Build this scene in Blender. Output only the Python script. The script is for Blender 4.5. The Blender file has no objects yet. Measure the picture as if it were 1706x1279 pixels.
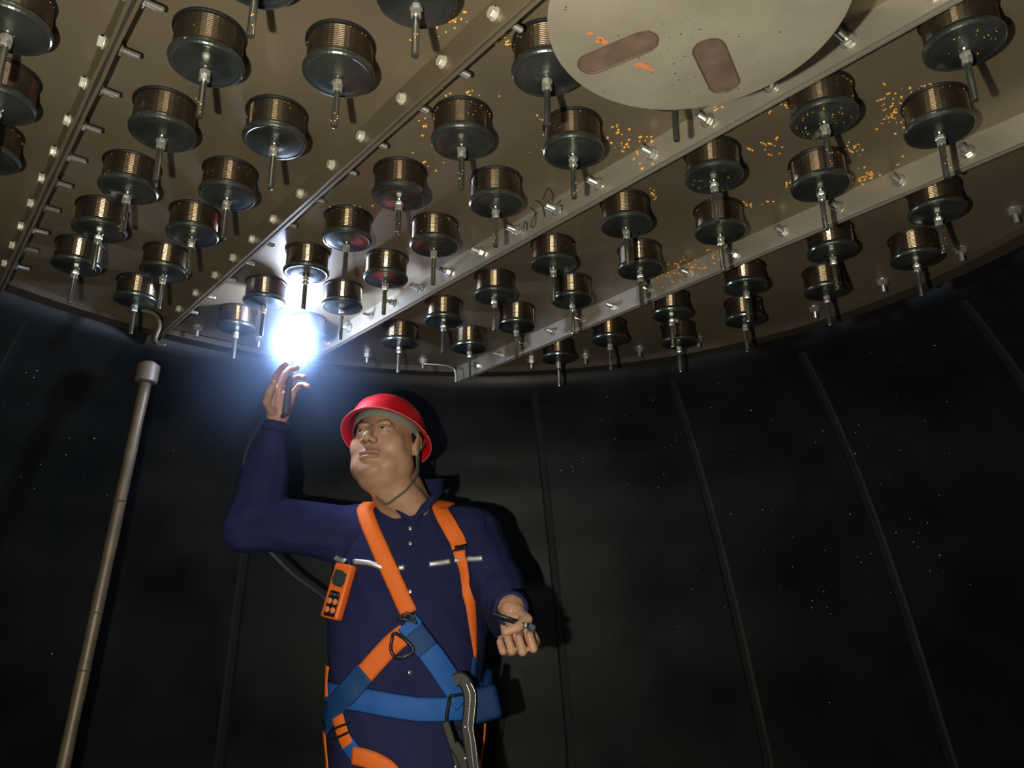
import bpy, bmesh, math, random
from mathutils import Vector, Matrix, noise
from mathutils.bvhtree import BVHTree
random.seed(7)
C = bpy.context.scene.collection
CAM_Z = 1.15          # camera height above the vessel floor
CEIL = 2.0            # underside of the nozzle plates
F, CX, CY, TH = 1290.0, 853.0, 639.5, math.radians(16.8)

# ------------------------------------------------------------------ camera
cam_d = bpy.data.cameras.new('camera'); cam = bpy.data.objects.new('camera', cam_d); C.objects.link(cam)
cam.location = (0, 0, CAM_Z); cam.rotation_euler = (math.radians(90) + TH, 0, 0)
cam_d.sensor_width = 36; cam_d.lens = 36 * F / 1706; cam_d.clip_start = 0.02
bpy.context.scene.camera = cam
# ------------------------------------------------------------------ world: a closed dark vessel
w = bpy.data.worlds.new('world'); bpy.context.scene.world = w; w.use_nodes = True
w.node_tree.nodes['Background'].inputs[0].default_value = (0.02, 0.025, 0.03, 1)
w.node_tree.nodes['Background'].inputs[1].default_value = 0.2
# ------------------------------------------------------------------ lights
def light(name, kind, loc, power, col, size=0.03, target=None):
    d = bpy.data.lights.new(name, kind); d.energy = power; d.color = col
    if kind == 'AREA': d.shape = 'DISK'; d.size = size
    else: d.shadow_soft_size = size
    o = bpy.data.objects.new(name, d); C.objects.link(o); o.location = loc
    if target: o.rotation_euler = (Vector(target) - Vector(loc)).to_track_quat('-Z', 'Y').to_euler()
    return o
light('phone_torch', 'POINT', (-0.17, 0.02, CAM_Z - 0.04), 88, (1.0, 0.94, 0.77), 0.012)
light('fill_light', 'AREA', (-0.16, 0.10, 0.72), 2.6, (1.0, 0.90, 0.74), 0.12, (0.1, 1.9, 2.2))  # unseen soft fill added to even out the torch falloff
ARC = Vector((-0.595, 1.99, 1.872))
light('arc_light', 'POINT', ARC, 20, (0.50, 0.64, 1.0), 0.024)
vs = bpy.context.scene.view_settings
bpy.context.scene.display_settings.display_device = 'sRGB'
vs.view_transform = 'Standard'; vs.look = 'None'; vs.gamma = 1; vs.use_curve_mapping = False; vs.exposure = 0.0

# ------------------------------------------------------------------ helpers
def ray(px, py):
    a, b = (px - CX) / F, (CY - py) / F
    return Vector((a, math.cos(TH) - b * math.sin(TH), math.sin(TH) + b * math.cos(TH)))
def WY(px, py, Y):
    r = ray(px, py) * (Y / ray(px, py).y); return Vector((r.x, r.y, r.z + CAM_Z))
def WZ(px, py, z):
    r = ray(px, py); r *= (z - CAM_Z) / r.z; return Vector((r.x, r.y, z))
UV = Vector((math.sin(math.radians(-39.35)), math.cos(math.radians(-39.35)), 0))
VV = Vector((UV.y, -UV.x, 0))
def P(u, v, z): return UV * u + VV * v + Vector((0, 0, z))

def mat(name, col, rough=0.5, metal=0.0, spec=0.5, var=None, scale=8, bump=0.0, bscale=60, stretch=None, rvar=0.0, emis=None, estr=0, coord='Object', detail=4, attr=None):
    m = bpy.data.materials.new(name); m.use_nodes = True
    nt = m.node_tree; n = nt.nodes; b = n['Principled BSDF']
    b.inputs['Base Color'].default_value = (*col, 1); b.inputs['Roughness'].default_value = rough
    b.inputs['Metallic'].default_value = metal; b.inputs['Specular IOR Level'].default_value = spec
    if var or bump or rvar:
        tc = n.new('ShaderNodeTexCoord'); mp = n.new('ShaderNodeMapping'); nt.links.new(tc.outputs[coord], mp.inputs[0])
        if stretch: mp.inputs['Scale'].default_value = stretch
    if var or rvar:
        t = n.new('ShaderNodeTexNoise'); t.inputs['Scale'].default_value = scale; t.inputs['Detail'].default_value = detail
        nt.links.new(mp.outputs[0], t.inputs['Vector'])
    if var:
        r = n.new('ShaderNodeValToRGB'); nt.links.new(t.outputs[0], r.inputs[0])
        r.color_ramp.elements[0].position = 0.35; r.color_ramp.elements[0].color = (*col, 1)
        r.color_ramp.elements[1].position = 0.68; r.color_ramp.elements[1].color = (*var, 1)
        nt.links.new(r.outputs[0], b.inputs['Base Color'])
    if rvar:
        mr = n.new('ShaderNodeMapRange'); nt.links.new(t.outputs[0], mr.inputs[0])
        mr.inputs['From Min'].default_value = 0.3; mr.inputs['From Max'].default_value = 0.7
        mr.inputs['To Min'].default_value = max(0, rough - rvar); mr.inputs['To Max'].default_value = min(1, rough + rvar)
        nt.links.new(mr.outputs[0], b.inputs['Roughness'])
    if bump:
        t2 = n.new('ShaderNodeTexNoise'); t2.inputs['Scale'].default_value = bscale; t2.inputs['Detail'].default_value = 3
        nt.links.new(mp.outputs[0], t2.inputs['Vector'])
        bp = n.new('ShaderNodeBump'); bp.inputs['Strength'].default_value = bump; bp.inputs['Distance'].default_value = 0.004
        nt.links.new(t2.outputs[0], bp.inputs['Height']); nt.links.new(bp.outputs[0], b.inputs['Normal'])
    if attr:
        at = n.new('ShaderNodeAttribute'); at.attribute_name = attr; nt.links.new(at.outputs['Color'], b.inputs['Base Color'])
    if emis:
        b.inputs['Emission Color'].default_value = (*emis, 1); b.inputs['Emission Strength'].default_value = estr
    return m
M = {}
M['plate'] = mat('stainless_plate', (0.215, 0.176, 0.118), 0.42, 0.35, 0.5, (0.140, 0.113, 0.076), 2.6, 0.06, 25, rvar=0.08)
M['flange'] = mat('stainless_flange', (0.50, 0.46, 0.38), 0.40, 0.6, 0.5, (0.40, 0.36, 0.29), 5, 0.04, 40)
M['rim'] = mat('dark_rim_steel', (0.055, 0.042, 0.03), 0.6, 0.2)
M['edge'] = mat('cut_steel_edge', (0.50, 0.45, 0.36), 0.4, 0.6)
M['gap'] = mat('dark_gasket_strip', (0.03, 0.025, 0.02), 0.8)
M['wire'] = mat('wound_wire_steel', (0.33, 0.26, 0.18), 0.24, 0.95, 0.5, (0.21, 0.15, 0.095), 30, rvar=0.05)
M['cap'] = mat('pressed_steel_cap', (0.20, 0.22, 0.20), 0.23, 0.85, 0.5, (0.10, 0.115, 0.105), 20)
M['stem'] = mat('steel_stem', (0.27, 0.29, 0.27), 0.2, 0.9)
M['nut'] = mat('zinc_nut', (0.78, 0.76, 0.68), 0.28, 0.8)
M['bolt'] = mat('bolt_steel', (0.62, 0.62, 0.58), 0.25, 0.85)
M['head'] = mat('bright_bolt_head', (0.62, 0.59, 0.50), 0.45, 0.35)
M['black'] = mat('black_rubber_gasket', (0.006, 0.006, 0.006), 0.5)
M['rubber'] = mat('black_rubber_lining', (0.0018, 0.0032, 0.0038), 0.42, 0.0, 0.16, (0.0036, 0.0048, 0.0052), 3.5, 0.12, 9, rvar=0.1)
M['seam'] = mat('rubber_lap_seam', (0.005, 0.0065, 0.007), 0.55, 0.0, 0.15)
M['floor'] = mat('wet_rubber_floor', (0.02, 0.022, 0.024), 0.35, 0.0, 0.5, (0.035, 0.035, 0.035), 5, 0.1, 20)
M['baffle'] = mat('dull_baffle_steel', (0.27, 0.248, 0.195), 0.6, 0.15, 0.3, (0.20, 0.178, 0.138), 7, 0.04, 30)
M['scar'] = mat('heat_tinted_weld_scar', (0.115, 0.078, 0.062), 0.55, 0.2, 0.3, (0.17, 0.115, 0.09), 40)
M['scar_rim'] = mat('brown_weld_bead', (0.10, 0.065, 0.035), 0.55, 0.2)
M['rust'] = mat('orange_rust_spot', (0.55, 0.16, 0.05), 0.8)
M['soot'] = mat('dark_fleck', (0.05, 0.045, 0.035), 0.8)
M['glint'] = mat('amber_droplet', (1.0, 0.52, 0.12), 0.25, 0.35)  # orange glint of the drops put into their base colour
M['clear'] = mat('pale_droplet', (0.75, 0.78, 0.76), 0.2, 0.2)
M['ink'] = mat('black_marker_ink', (0.02, 0.018, 0.012), 0.6)
M['pipe'] = mat('tarnished_pipe', (0.17, 0.125, 0.08), 0.48, 0.4, 0.5, (0.11, 0.09, 0.065), 14, 0.1, 60)
M['coupling'] = mat('galvanised_coupling', (0.16, 0.135, 0.105), 0.5, 0.4, 0.5, (0.15, 0.13, 0.10), 25)
M['navy'] = mat('navy_work_cloth', (0.014, 0.017, 0.070), 0.85, 0, 0.2, (0.020, 0.024, 0.086), 6, 0.25, 220)
M['navy2'] = mat('navy_trouser_cloth', (0.014, 0.013, 0.055), 0.9, 0, 0.2, (0.02, 0.018, 0.07), 6, 0.25, 220)
M['piping'] = mat('retroreflective_piping', (0.98, 0.99, 1.0), 0.5, 0.85, 1.0)
M['orange'] = mat('orange_webbing', (0.92, 0.19, 0.025), 0.6, 0, 0.3, (0.85, 0.16, 0.02), 8, 0.3, 400)
M['stitch'] = mat('dark_stitch', (0.10, 0.03, 0.01), 0.8)
M['blue'] = mat('blue_webbing', (0.02, 0.13, 0.48), 0.6, 0, 0.3, (0.015, 0.10, 0.38), 8, 0.3, 400)
M['darkblue'] = mat('dark_blue_webbing', (0.012, 0.06, 0.20), 0.65, 0, 0.3)
M['pad'] = mat('dark_pad_webbing', (0.006, 0.030, 0.12), 0.7, 0, 0.25)
M['blackplastic'] = mat('black_plastic', (0.012, 0.012, 0.012), 0.35)
M['hook'] = mat('dark_forged_steel', (0.014, 0.018, 0.013), 0.5, 0.0, 0.25)
M['hookedge'] = mat('worn_bright_edge', (0.75, 0.75, 0.7), 0.25, 0.9)
M['helmet'] = mat('red_helmet_shell', (0.60, 0.006, 0.016), 0.32, 0, 0.5)
M['helmet_highlight'] = mat('pale_red_highlight', (0.85, 0.16, 0.15), 0.35)  # pink highlight along the brim, painted as a paler red
M['liner'] = mat('grey_green_liner', (0.17, 0.19, 0.16), 0.7)
M['strap'] = mat('chin_strap_cloth', (0.09, 0.10, 0.08), 0.8)
M['hair'] = mat('black_hair', (0.012, 0.010, 0.010), 0.6, bump=0.8, bscale=300)
M['skin'] = mat('skin', (0.5, 0.3, 0.2), 0.48, 0, 0.35, attr='tone')
M['skin'].node_tree.nodes['Principled BSDF'].inputs['Subsurface Weight'].default_value = 0.0
M['eye'] = mat('eye_white', (0.42, 0.38, 0.34), 0.15)
M['iris'] = mat('dark_iris', (0.02, 0.012, 0.008), 0.1)
M['nail'] = mat('finger_nail', (0.66, 0.42, 0.34), 0.25)
M['detector'] = mat('orange_plastic_case', (0.90, 0.16, 0.02), 0.4)
M['screen'] = mat('dull_lcd', (0.035, 0.055, 0.045), 0.15)
M['button'] = mat('orange_rubber_button', (0.80, 0.24, 0.09), 0.6)
M['torch'] = mat('torch_grip', (0.06, 0.07, 0.09), 0.5)
M['cable'] = mat('black_cable', (0.02, 0.025, 0.035), 0.5)
M['boot'] = mat('boot_leather', (0.015, 0.013, 0.012), 0.5)
M['arc'] = mat('arc_plasma', (1, 1, 1), emis=(0.75, 0.86, 1.0), estr=160)

def link(name, me, m, parent=None, smooth=True, autosmooth=None):
    o = bpy.data.objects.new(name, me); C.objects.link(o)
    if m is not None and not me.materials: me.materials.append(M[m] if isinstance(m, str) else m)
    for p in me.polygons: p.use_smooth = smooth
    if parent: o.parent = parent
    return o
def tomesh(bm, name):
    me = bpy.data.meshes.new(name); bmesh.ops.recalc_face_normals(bm, faces=bm.faces); bm.to_mesh(me); bm.free(); return me
def obj(name, bm, m, parent=None, smooth=True): return link(name, tomesh(bm, name), m, parent, smooth)
def tag(o, label=None, cat=None, group=None, kind=None):
    if label: o['label'] = label
    if cat: o['category'] = cat
    if group: o['group'] = group
    if kind: o['kind'] = kind
    return o
def empty(name, loc=(0, 0, 0), rot=None):
    o = bpy.data.objects.new(name, None); C.objects.link(o); o.location = loc; o.empty_display_size = 0.05
    if rot is not None: o.rotation_euler = rot
    return o
def lathe(bm, prof, seg=32, mtx=None, caps=True, sx=1, sy=1):
    mtx = mtx or Matrix()
    rings = []
    for r, z in prof:
        rings.append([bm.verts.new(mtx @ Vector((r * sx * math.cos(2 * math.pi * i / seg), r * sy * math.sin(2 * math.pi * i / seg), z))) for i in range(seg)])
    for a, b in zip(rings, rings[1:]):
        for i in range(seg): bm.faces.new((a[i], a[(i + 1) % seg], b[(i + 1) % seg], b[i]))
    if caps:
        bm.faces.new(rings[0][::-1]); bm.faces.new(rings[-1])
    return rings
def axis_m(a, b):
    a, b = Vector(a), Vector(b); d = (b - a)
    return Matrix.Translation(a) @ d.to_track_quat('Z', 'Y').to_matrix().to_4x4(), d.length
def cyl(bm, a, b, r, r2=None, seg=16):
    m, L = axis_m(a, b); lathe(bm, [(r, 0), (r if r2 is None else r2, L)], seg, m)
def box(bm, c, s, rot=None):
    m = Matrix.Translation(Vector(c)) @ (rot.to_4x4() if rot is not None else Matrix()) @ Matrix.Diagonal((*s, 1))
    bmesh.ops.create_cube(bm, size=1, matrix=m)
def bevel_box(bm, c, s, rot=None, bv=0.003, seg=2):
    b2 = bmesh.new(); bmesh.ops.create_cube(b2, size=1, matrix=Matrix.Diagonal((*s, 1)))
    bmesh.ops.bevel(b2, geom=b2.edges[:], offset=bv, segments=seg, affect='EDGES', profile=0.6)
    m = Matrix.Translation(Vector(c)) @ (rot.to_4x4() if rot is not None else Matrix())
    bmesh.ops.transform(b2, matrix=m, verts=b2.verts)
    t = bpy.data.meshes.new('t'); b2.to_mesh(t); b2.free(); bm.from_mesh(t); bpy.data.meshes.remove(t)
def ball(bm, c, r, rot=None, sub=2):
    r = r if hasattr(r, '__len__') else (r, r, r)
    m = Matrix.Translation(Vector(c)) @ (rot.to_4x4() if rot is not None else Matrix()) @ Matrix.Diagonal((*r, 1))
    bmesh.ops.create_icosphere(bm, subdivisions=sub, radius=1, matrix=m)
def spline(pts, n=6):
    out = []
    q = [pts[0]] + list(pts) + [pts[-1]]
    for i in range(1, len(q) - 2):
        p0, p1, p2, p3 = q[i - 1], q[i], q[i + 1], q[i + 2]
        for k in range(n):
            t = k / n
            out.append(tuple(0.5 * ((2 * b) + (-a + c) * t + (2 * a - 5 * b + 4 * c - d) * t * t + (-a + 3 * b - 3 * c + d) * t ** 3) for a, b, c, d in zip(p0, p1, p2, p3)))
    out.append(tuple(pts[-1])); return out
def tube(bm, pts, r, seg=8, n=6, smooth=True):
    pts = [Vector(p) for p in (spline([tuple(p) for p in pts], n) if smooth else pts)]
    rr = r if callable(r) else (lambda t: r)
    up = Vector((0.3, 0.5, 0.8)); rings = []
    for i, p in enumerate(pts):
        d = (pts[min(i + 1, len(pts) - 1)] - pts[max(i - 1, 0)]).normalized()
        x = d.cross(up).normalized(); y = d.cross(x); up = -y if (-y).dot(up) > 0 else y
        R = rr(i / (len(pts) - 1))
        rings.append([bm.verts.new(p + (x * math.cos(2 * math.pi * k / seg) + d.cross(x) * math.sin(2 * math.pi * k / seg)) * R) for k in range(seg)])
    for a, b in zip(rings, rings[1:]):
        for k in range(seg): bm.faces.new((a[k], a[(k + 1) % seg], b[(k + 1) % seg], b[k]))
    bm.faces.new(rings[0][::-1]); bm.faces.new(rings[-1])
def rcone(bm, a, b, r1, r2, sub=2):
    a, b = Vector(a), Vector(b)
    t = bmesh.new(); bmesh.ops.create_icosphere(t, subdivisions=sub, radius=1); vs_ = [v.co.copy() for v in t.verts]; t.free()
    h = bmesh.new()
    for v in vs_: h.verts.new(a + v * r1)
    for v in vs_: h.verts.new(b + v * r2)
    bmesh.ops.convex_hull(h, input=h.verts)
    dead = [v for v in h.verts if not v.link_faces]
    for v in dead: h.verts.remove(v)
    me = bpy.data.meshes.new('t'); h.to_mesh(me); h.free(); bm.from_mesh(me); bpy.data.meshes.remove(me)
def remesh(bm, vox, smooth_it=3, fac=0.5):
    me = bpy.data.meshes.new('t'); bm.to_mesh(me); bm.free()
    o = bpy.data.objects.new('t', me); C.objects.link(o)
    r = o.modifiers.new('r', 'REMESH'); r.mode = 'VOXEL'; r.voxel_size = vox; r.use_smooth_shade = True
    if smooth_it:
        s = o.modifiers.new('s', 'SMOOTH'); s.factor = fac; s.iterations = smooth_it
    dg = bpy.context.evaluated_depsgraph_get(); dg.update()
    out = bpy.data.meshes.new_from_object(o.evaluated_get(dg))
    bpy.data.objects.remove(o); bpy.data.meshes.remove(me)
    return out

# ================================================================== VESSEL SHELL
VC = Vector((-0.125, 1.30, 0))
PROF = [(1.365, 2.06), (1.365, 1.97), (1.385, 1.94), (1.44, 1.86), (1.50, 1.75), (1.555, 1.60), (1.60, 1.40), (1.63, 1.15), (1.65, 0.75), (1.65, 0.0)]
def wall_r(z):
    for (r1, z1), (r2, z2) in zip(PROF, PROF[1:]):
        if z <= z1 and z >= z2: return r1 + (r2 - r1) * (z1 - z) / (z1 - z2)
    return PROF[0][0] if z > 2 else PROF[-1][0]
bm = bmesh.new(); prof2 = []
zz = 2.06
while zz > 0: prof2.append((wall_r(zz), zz)); zz -= 0.04
prof2.append((1.65, 0))
outer = [(r + 0.02, z) for r, z in reversed(prof2)]
lathe(bm, prof2, 128, Matrix.Translation(VC), caps=False)
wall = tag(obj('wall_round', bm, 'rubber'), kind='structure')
bm = bmesh.new(); lathe(bm, [(1.66, -0.03), (1.66, 0.0)], 96, Matrix.Translation(VC))
tag(obj('floor', bm, 'floor', smooth=False), kind='structure')
# rubber lap seams running down the lining (azimuth seen from the vessel axis, drifting a little with height)
SEAMS = [(-88, -88), (-60, -60), (-29, -29.5), (-2.5, -3.5), (8.5, 11.5), (28.6, 34.2), (46.8, 53.0), (67.0, 74.5), (95, 100), (135, 140), (180, 180), (-125, -125)]
for s0, s1 in SEAMS[2:3] + SEAMS[4:8] + SEAMS[8:] + SEAMS[:2]:
    bm = bmesh.new(); rows = []
    for i in range(41):
        t = i / 40; z = 1.93 - t * 1.92; a = math.radians(s0 + (s1 - s0) * min(1, (1.93 - z) / 1.2))
        R = wall_r(z); row = []
        for da, off in ((-0.012, 0.0), (-0.007, 0.0030), (0.004, 0.0026), (0.009, 0.0005), (0.009, -0.004), (-0.012, -0.004)):
            row.append(bm.verts.new(VC + Vector(((R - off) * math.sin(a + da), (R - off) * math.cos(a + da), z))))
        rows.append(row)
    for a_, b_ in zip(rows, rows[1:]):
        for k in range(6): bm.faces.new((a_[k], a_[(k + 1) % 6], b_[(k + 1) % 6], b_[k]))
    bm.faces.new(rows[0]); bm.faces.new(rows[-1][::-1])
    obj('lining_seam', bm, 'seam', wall, smooth=False)

# ceiling: support ring plus one plate per bay between the ribs
RC = 1.345
bm = bmesh.new()
lathe(bm, [(1.31, 2.0), (1.31, 1.982), (1.362, 1.982), (1.362, 2.0)], 128, Matrix.Translation(VC), caps=False)
ceil = tag(obj('ceiling', bm, 'rim', smooth=False), kind='structure')
RIBS = {'A': (0.145, 0.145), 'B': (0.5605, 0.5605), 'C': (1.000, 1.002), 'D': (1.440, 1.508)}
def rib_v(k, u):
    a, b = RIBS[k]; return a + (b - a) * (u - 0.3) / 1.8
cu, cv = VC.dot(UV), VC.dot(VV)
def bay(f0, f1, name):
    bm = bmesh.new(); lo, hi = [], []
    N = 60
    for i in range(N + 1):
        u = cu - RC + 2 * RC * i / N
        h = math.sqrt(max(0, RC * RC - (u - cu) ** 2))
        a, b = max(f0(u), cv - h), min(f1(u), cv + h)
        if b > a + 1e-4: lo.append((u, a)); hi.append((u, b))
    pts = lo + hi[::-1]
    bot = [bm.verts.new(P(u, v, CEIL)) for u, v in pts]; top = [bm.verts.new(P(u, v, CEIL + 0.006)) for u, v in pts]
    bm.faces.new(bot); bm.faces.new(top[::-1])
    n = len(pts)
    for i in range(n): bm.faces.new((bot[i], top[i], top[(i + 1) % n], bot[(i + 1) % n]))
    bmesh.ops.triangulate(bm, faces=[f for f in bm.faces if len(f.verts) > 4])
    return obj('ceiling_plate', bm, 'plate', ceil, smooth=False)
edges = [lambda u: -9, lambda u: -0.28] + [(lambda u, k=k: rib_v(k, u)) for k in 'ABCD'] + [lambda u: 9]
for a, b in zip(edges, edges[1:]):
    bay((lambda u, a=a: a(u) + 0.0005), (lambda u, b=b: b(u) - 0.0005), 'p')

# hex nut / bolt helpers
def hexm(bm, m, r, h, z0=0.0):
    lathe(bm, [(r * 0.93, z0), (r, z0 + h * 0.15), (r, z0 + h * 0.85), (r * 0.93, z0 + h)], 6, m)
def mk(name, f):
    bm = bmesh.new(); f(bm); me = tomesh(bm, name); return me
def thread(bm, r, z0, z1, pitch=0.0016, seg=14, m=None):
    pr = [(r * 0.8, z0)]; z = z0
    while z < z1 - pitch: pr += [(r * 0.88, z), (r, z + pitch * 0.5)]; z += pitch
    pr += [(r * 0.85, z1)]; lathe(bm, pr, seg, m)
# bolt local: z axis goes from camera side (-z) to far side
ME_head = mk('bolt_head', lambda b: (hexm(b, Matrix(), 0.0088, 0.0072, -0.017), lathe(b, [(0.0105, -0.0097), (0.0105, -0.0078)], 20)))
ME_shank = mk('bolt_shank', lambda b: thread(b, 0.0052, -0.012, 0.042))
ME_nut = mk('nut', lambda b: (hexm(b, Matrix(), 0.0095, 0.008, 0.009), lathe(b, [(0.0125, 0.0075), (0.0125, 0.009)], 20)))
ME_shank_r = mk('bolt_shank', lambda b: thread(b, 0.0062, -0.040, 0.014))
ME_nut_r = mk('nut', lambda b: (hexm(b, Matrix(), 0.0098, 0.009, -0.018), lathe(b, [(0.0135, -0.009), (0.0135, -0.0075)], 20)))
ME_head_r = mk('bolt_head', lambda b: hexm(b, Matrix(), 0.0098, 0.007, 0.0078))
for me, mm in ((ME_head, 'head'), (ME_shank, 'bolt'), (ME_nut, 'bolt'), (ME_shank_r, 'bolt'), (ME_nut_r, 'bolt'), (ME_head_r, 'bolt')): me.materials.append(M[mm])
BOLTU = {'A': [1.005 - .122 * 4 + 0.122 * i for i in range(14)],
         'B': [.712 - .13 * 3, .712 - .13 * 2, .712 - .13, .712, .841, .959, 1.096, 1.211, 1.348, 1.483, 1.601, 1.72, 1.842, 1.988, 2.129],
         'C': [.30 - .12, .30, .421, .551, .674, .801, .939, 1.063, 1.19, 1.325, 1.458, 1.585, 1.723, 1.841, 1.972, 2.121],
         'D': [.05, .18, .30, .428, .556, .686, .817, .951, 1.088, 1.22, 1.352, 1.485, 1.61, 1.745, 1.88, 2.01]}
RLAB = {'A': 'bolted double steel flange nearest the left edge, small square bolt heads',
        'B': 'bolted double steel flange running down to the welding arc from top centre',
        'C': 'bolted double steel flange with black marker writing, passing beside the round plate',
        'D': 'bolted double steel flange farthest right, long threaded studs facing the camera'}
RIBM = {}
for k in 'ABCD':
    u0, u1 = -0.12, 0
    vm = rib_v(k, 1.0); hh = math.sqrt(RC * RC - (vm - cv) ** 2); u0, u1 = cu - hh + 0.012, cu + hh - 0.012
    if k == 'D': u1 = min(u1, 2.14)
    rib = tag(empty('bolted_flange', P((u0 + u1) / 2, rib_v(k, (u0 + u1) / 2), CEIL)), RLAB[k], 'flange', 'bolted flanges under the plates'); RIBM[k] = rib
    inv = rib.matrix_basis.inverted()
    def strip(name, o0, o1, z0, z1, m):
        bm = bmesh.new(); N = 24; R = []
        for i in range(N + 1):
            u = u0 + (u1 - u0) * i / N; v = rib_v(k, u)
            wob = 0.0006 * math.sin(u * 31 + o0 * 900)
            R.append([bm.verts.new(inv @ P(u, v + o, z)) for o, z in ((o0 + wob, z0), (o1 + wob, z0), (o1 + wob, z1), (o0 + wob, z1))])
        for a, b in zip(R, R[1:]):
            for j in range(4): bm.faces.new((a[j], a[(j + 1) % 4], b[(j + 1) % 4], b[j]))
        bm.faces.new(R[0]); bm.faces.new(R[-1][::-1])
        return obj(name, bm, m, rib, smooth=False)
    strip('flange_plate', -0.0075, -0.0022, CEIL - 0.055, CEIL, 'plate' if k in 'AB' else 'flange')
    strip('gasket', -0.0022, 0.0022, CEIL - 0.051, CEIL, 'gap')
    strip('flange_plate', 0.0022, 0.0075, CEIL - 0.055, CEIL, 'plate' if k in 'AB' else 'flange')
    q = VV.to_track_quat('Z', 'Y').to_euler()
    for u in BOLTU[k]:
        if not (u0 + 0.03 < u < u1 - 0.02): continue
        b = bpy.data.objects.new('bolt', ME_shank if k in 'AB' else ME_shank_r); C.objects.link(b); b.parent = rib
        b.location = inv @ P(u, rib_v(k, u), CEIL - 0.028 + random.uniform(-.002, .002)); b.rotation_euler = q
        for me in ((ME_head, ME_nut) if k in 'AB' else (ME_head_r, ME_nut_r)):
            c = bpy.data.objects.new(me.name.split('.')[0], me); C.objects.link(c); c.parent = b
            c.rotation_euler = (0, 0, random.uniform(0, 1)); c.location.z = 0 if k in 'AB' else (random.uniform(-0.003, 0) if me is ME_nut_r else 0)
# marker writing on the third flange and the plate edge beside it
strokes = [[(620, 370), (665, 250), (710, 155), (760, 180), (810, 270), (815, 340), (795, 430)],
           [(470, 385), (560, 420), (610, 490), (640, 590), (655, 695)],
           [(370, 510), (440, 560), (480, 640), (485, 760), (470, 850), (420, 900), (395, 860), (420, 760), (470, 660), (530, 600)],
           [(265, 930), (265, 830), (290, 780), (320, 840), (320, 950)], [(900, 440), (940, 410), (965, 375)], [(945, 470), (985, 490), (985, 550), (970, 600)]]
bm = bmesh.new(); inv = RIBM['C'].matrix_basis.inverted()
for s in strokes:
    pts = []
    for x, y in spline(s, 5):
        r = ray(850 + x / 11.37, 300 + y / 11.37)
        t = (rib_v('C', 1.1) - 0.0079) / r.dot(VV); p = r * t + Vector((0, 0, CAM_Z))
        if p.z > CEIL - 0.0004: p = WZ(850 + x / 11.37, 300 + y / 11.37, CEIL - 0.0004)
        pts.append(inv @ p)
    tube(bm, pts, 0.0016, 5, smooth=False)
obj('marker_writing', bm, 'ink', RIBM['C'])

# perimeter bolts and small bent hardware on the ring
def pb(b):
    hexm(b, Matrix(), 0.014, 0.011, -0.013); lathe(b, [(0.019, -0.002), (0.019, 0.0)], 20); thread(b, 0.0065, -0.032, -0.012)
ME_pb = mk('ring_bolt', pb); ME_pb.materials.append(M['bolt'])
for x, y in [(330, 545), (432, 563), (612, 590), (705, 600), (885, 600), (975, 592), (1065, 580), (1163, 563), (1357, 513), (1470, 468), (1600, 415), (1690, 350)]:
    o = bpy.data.objects.new('ring_bolt', ME_pb); C.objects.link(o); o.parent = ceil
    w_ = WZ(x, y, CEIL); d = w_ - VC; d.z = 0
    if d.length > 1.335: w_ = VC + d * (1.335 / d.length); w_.z = CEIL
    o.location = w_; o.location.z = 1.982 if d.length > 1.31 else CEIL
# ================================================================== FILTER NOZZLES
def nozzle_mesh():
    prof = [(0.0500, 0.0)]
    z = -0.004; pitch = 0.0033
    prof += [(0.0500, -0.003)]
    while z > -0.050:
        prof += [(0.0474, z), (0.0489, z - pitch * 0.08), (0.0496, z - pitch * 0.3), (0.0493, z - pitch * 0.5), (0.0484, z - pitch * 0.72), (0.0474, z - pitch * 0.78)]; z -= pitch
    prof += [(0.0486, -0.0515)]
    b = bmesh.new(); lathe(b, prof, 40, caps=True); me = tomesh(b, 'wire_screen'); me.materials.append(M['wire']); return me
ME_n = nozzle_mesh()
ME_gask = mk('rubber_gasket', lambda b: lathe(b, [(0.047, 0.0), (0.0535, 0.0), (0.054, -0.0025), (0.053, -0.005), (0.0502, -0.0055), (0.047, -0.002)], 40, caps=False)); ME_gask.materials.append(M['black'])
ME_cap = mk('end_cap', lambda b: lathe(b, [(0.046, -0.047), (0.0500, -0.0475), (0.0530, -0.0490), (0.0545, -0.0520), (0.0545, -0.0550), (0.0535, -0.0580), (0.0515, -0.0600), (0.0490, -0.0605), (0.0475, -0.0600), (0.0455, -0.0600), (0.035, -0.0615), (0.020, -0.0628), (0.009, -0.0645), (0.0075, -0.067)], 48)); ME_cap.materials.append(M['cap'])
ME_stem = mk('stem', lambda b: lathe(b, [(0.0048, -0.062), (0.0048, -0.088), (0.0052, -0.090), (0.0052, -0.147), (0.0047, -0.149), (0.003, -0.1495)], 16)); ME_stem.materials.append(M['stem'])
ME_nn = mk('lock_nut', lambda b: (hexm(b, Matrix(), 0.0085, 0.0075, -0.076), hexm(b, Matrix.Rotation(0.4, 4, 'Z'), 0.0078, 0.009, -0.0865))); ME_nn.materials.append(M['nut'])
NZ = """13,50 -3,176 -25,265 343,108 270,224 214,318 165,386 127,445 226,502 273,455 320,393 379,328 564,126 457,237 693,0 428,-35 769,239 665,329 826,342 723,411 578,401 643,466 510,456 440,505 394,548 570,512 511,561 666,573 739,536 782,581 824,495 861,545 922,443 953,502 1043,377 1067,451 1016,568 930,598 1119,526 1131,572 911,124 955,255 1123,150 1190,298 1200,389 1366,313 1386,422 1376,487 1243,480 1241,535 1526,434 1373,201 1566,218 1606,78 1562,355"""
rows = {}
ROWV = [0.035, 0.265, 0.43, 0.69, 0.86, 1.125, 1.31, 1.595, 1.78]
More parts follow.
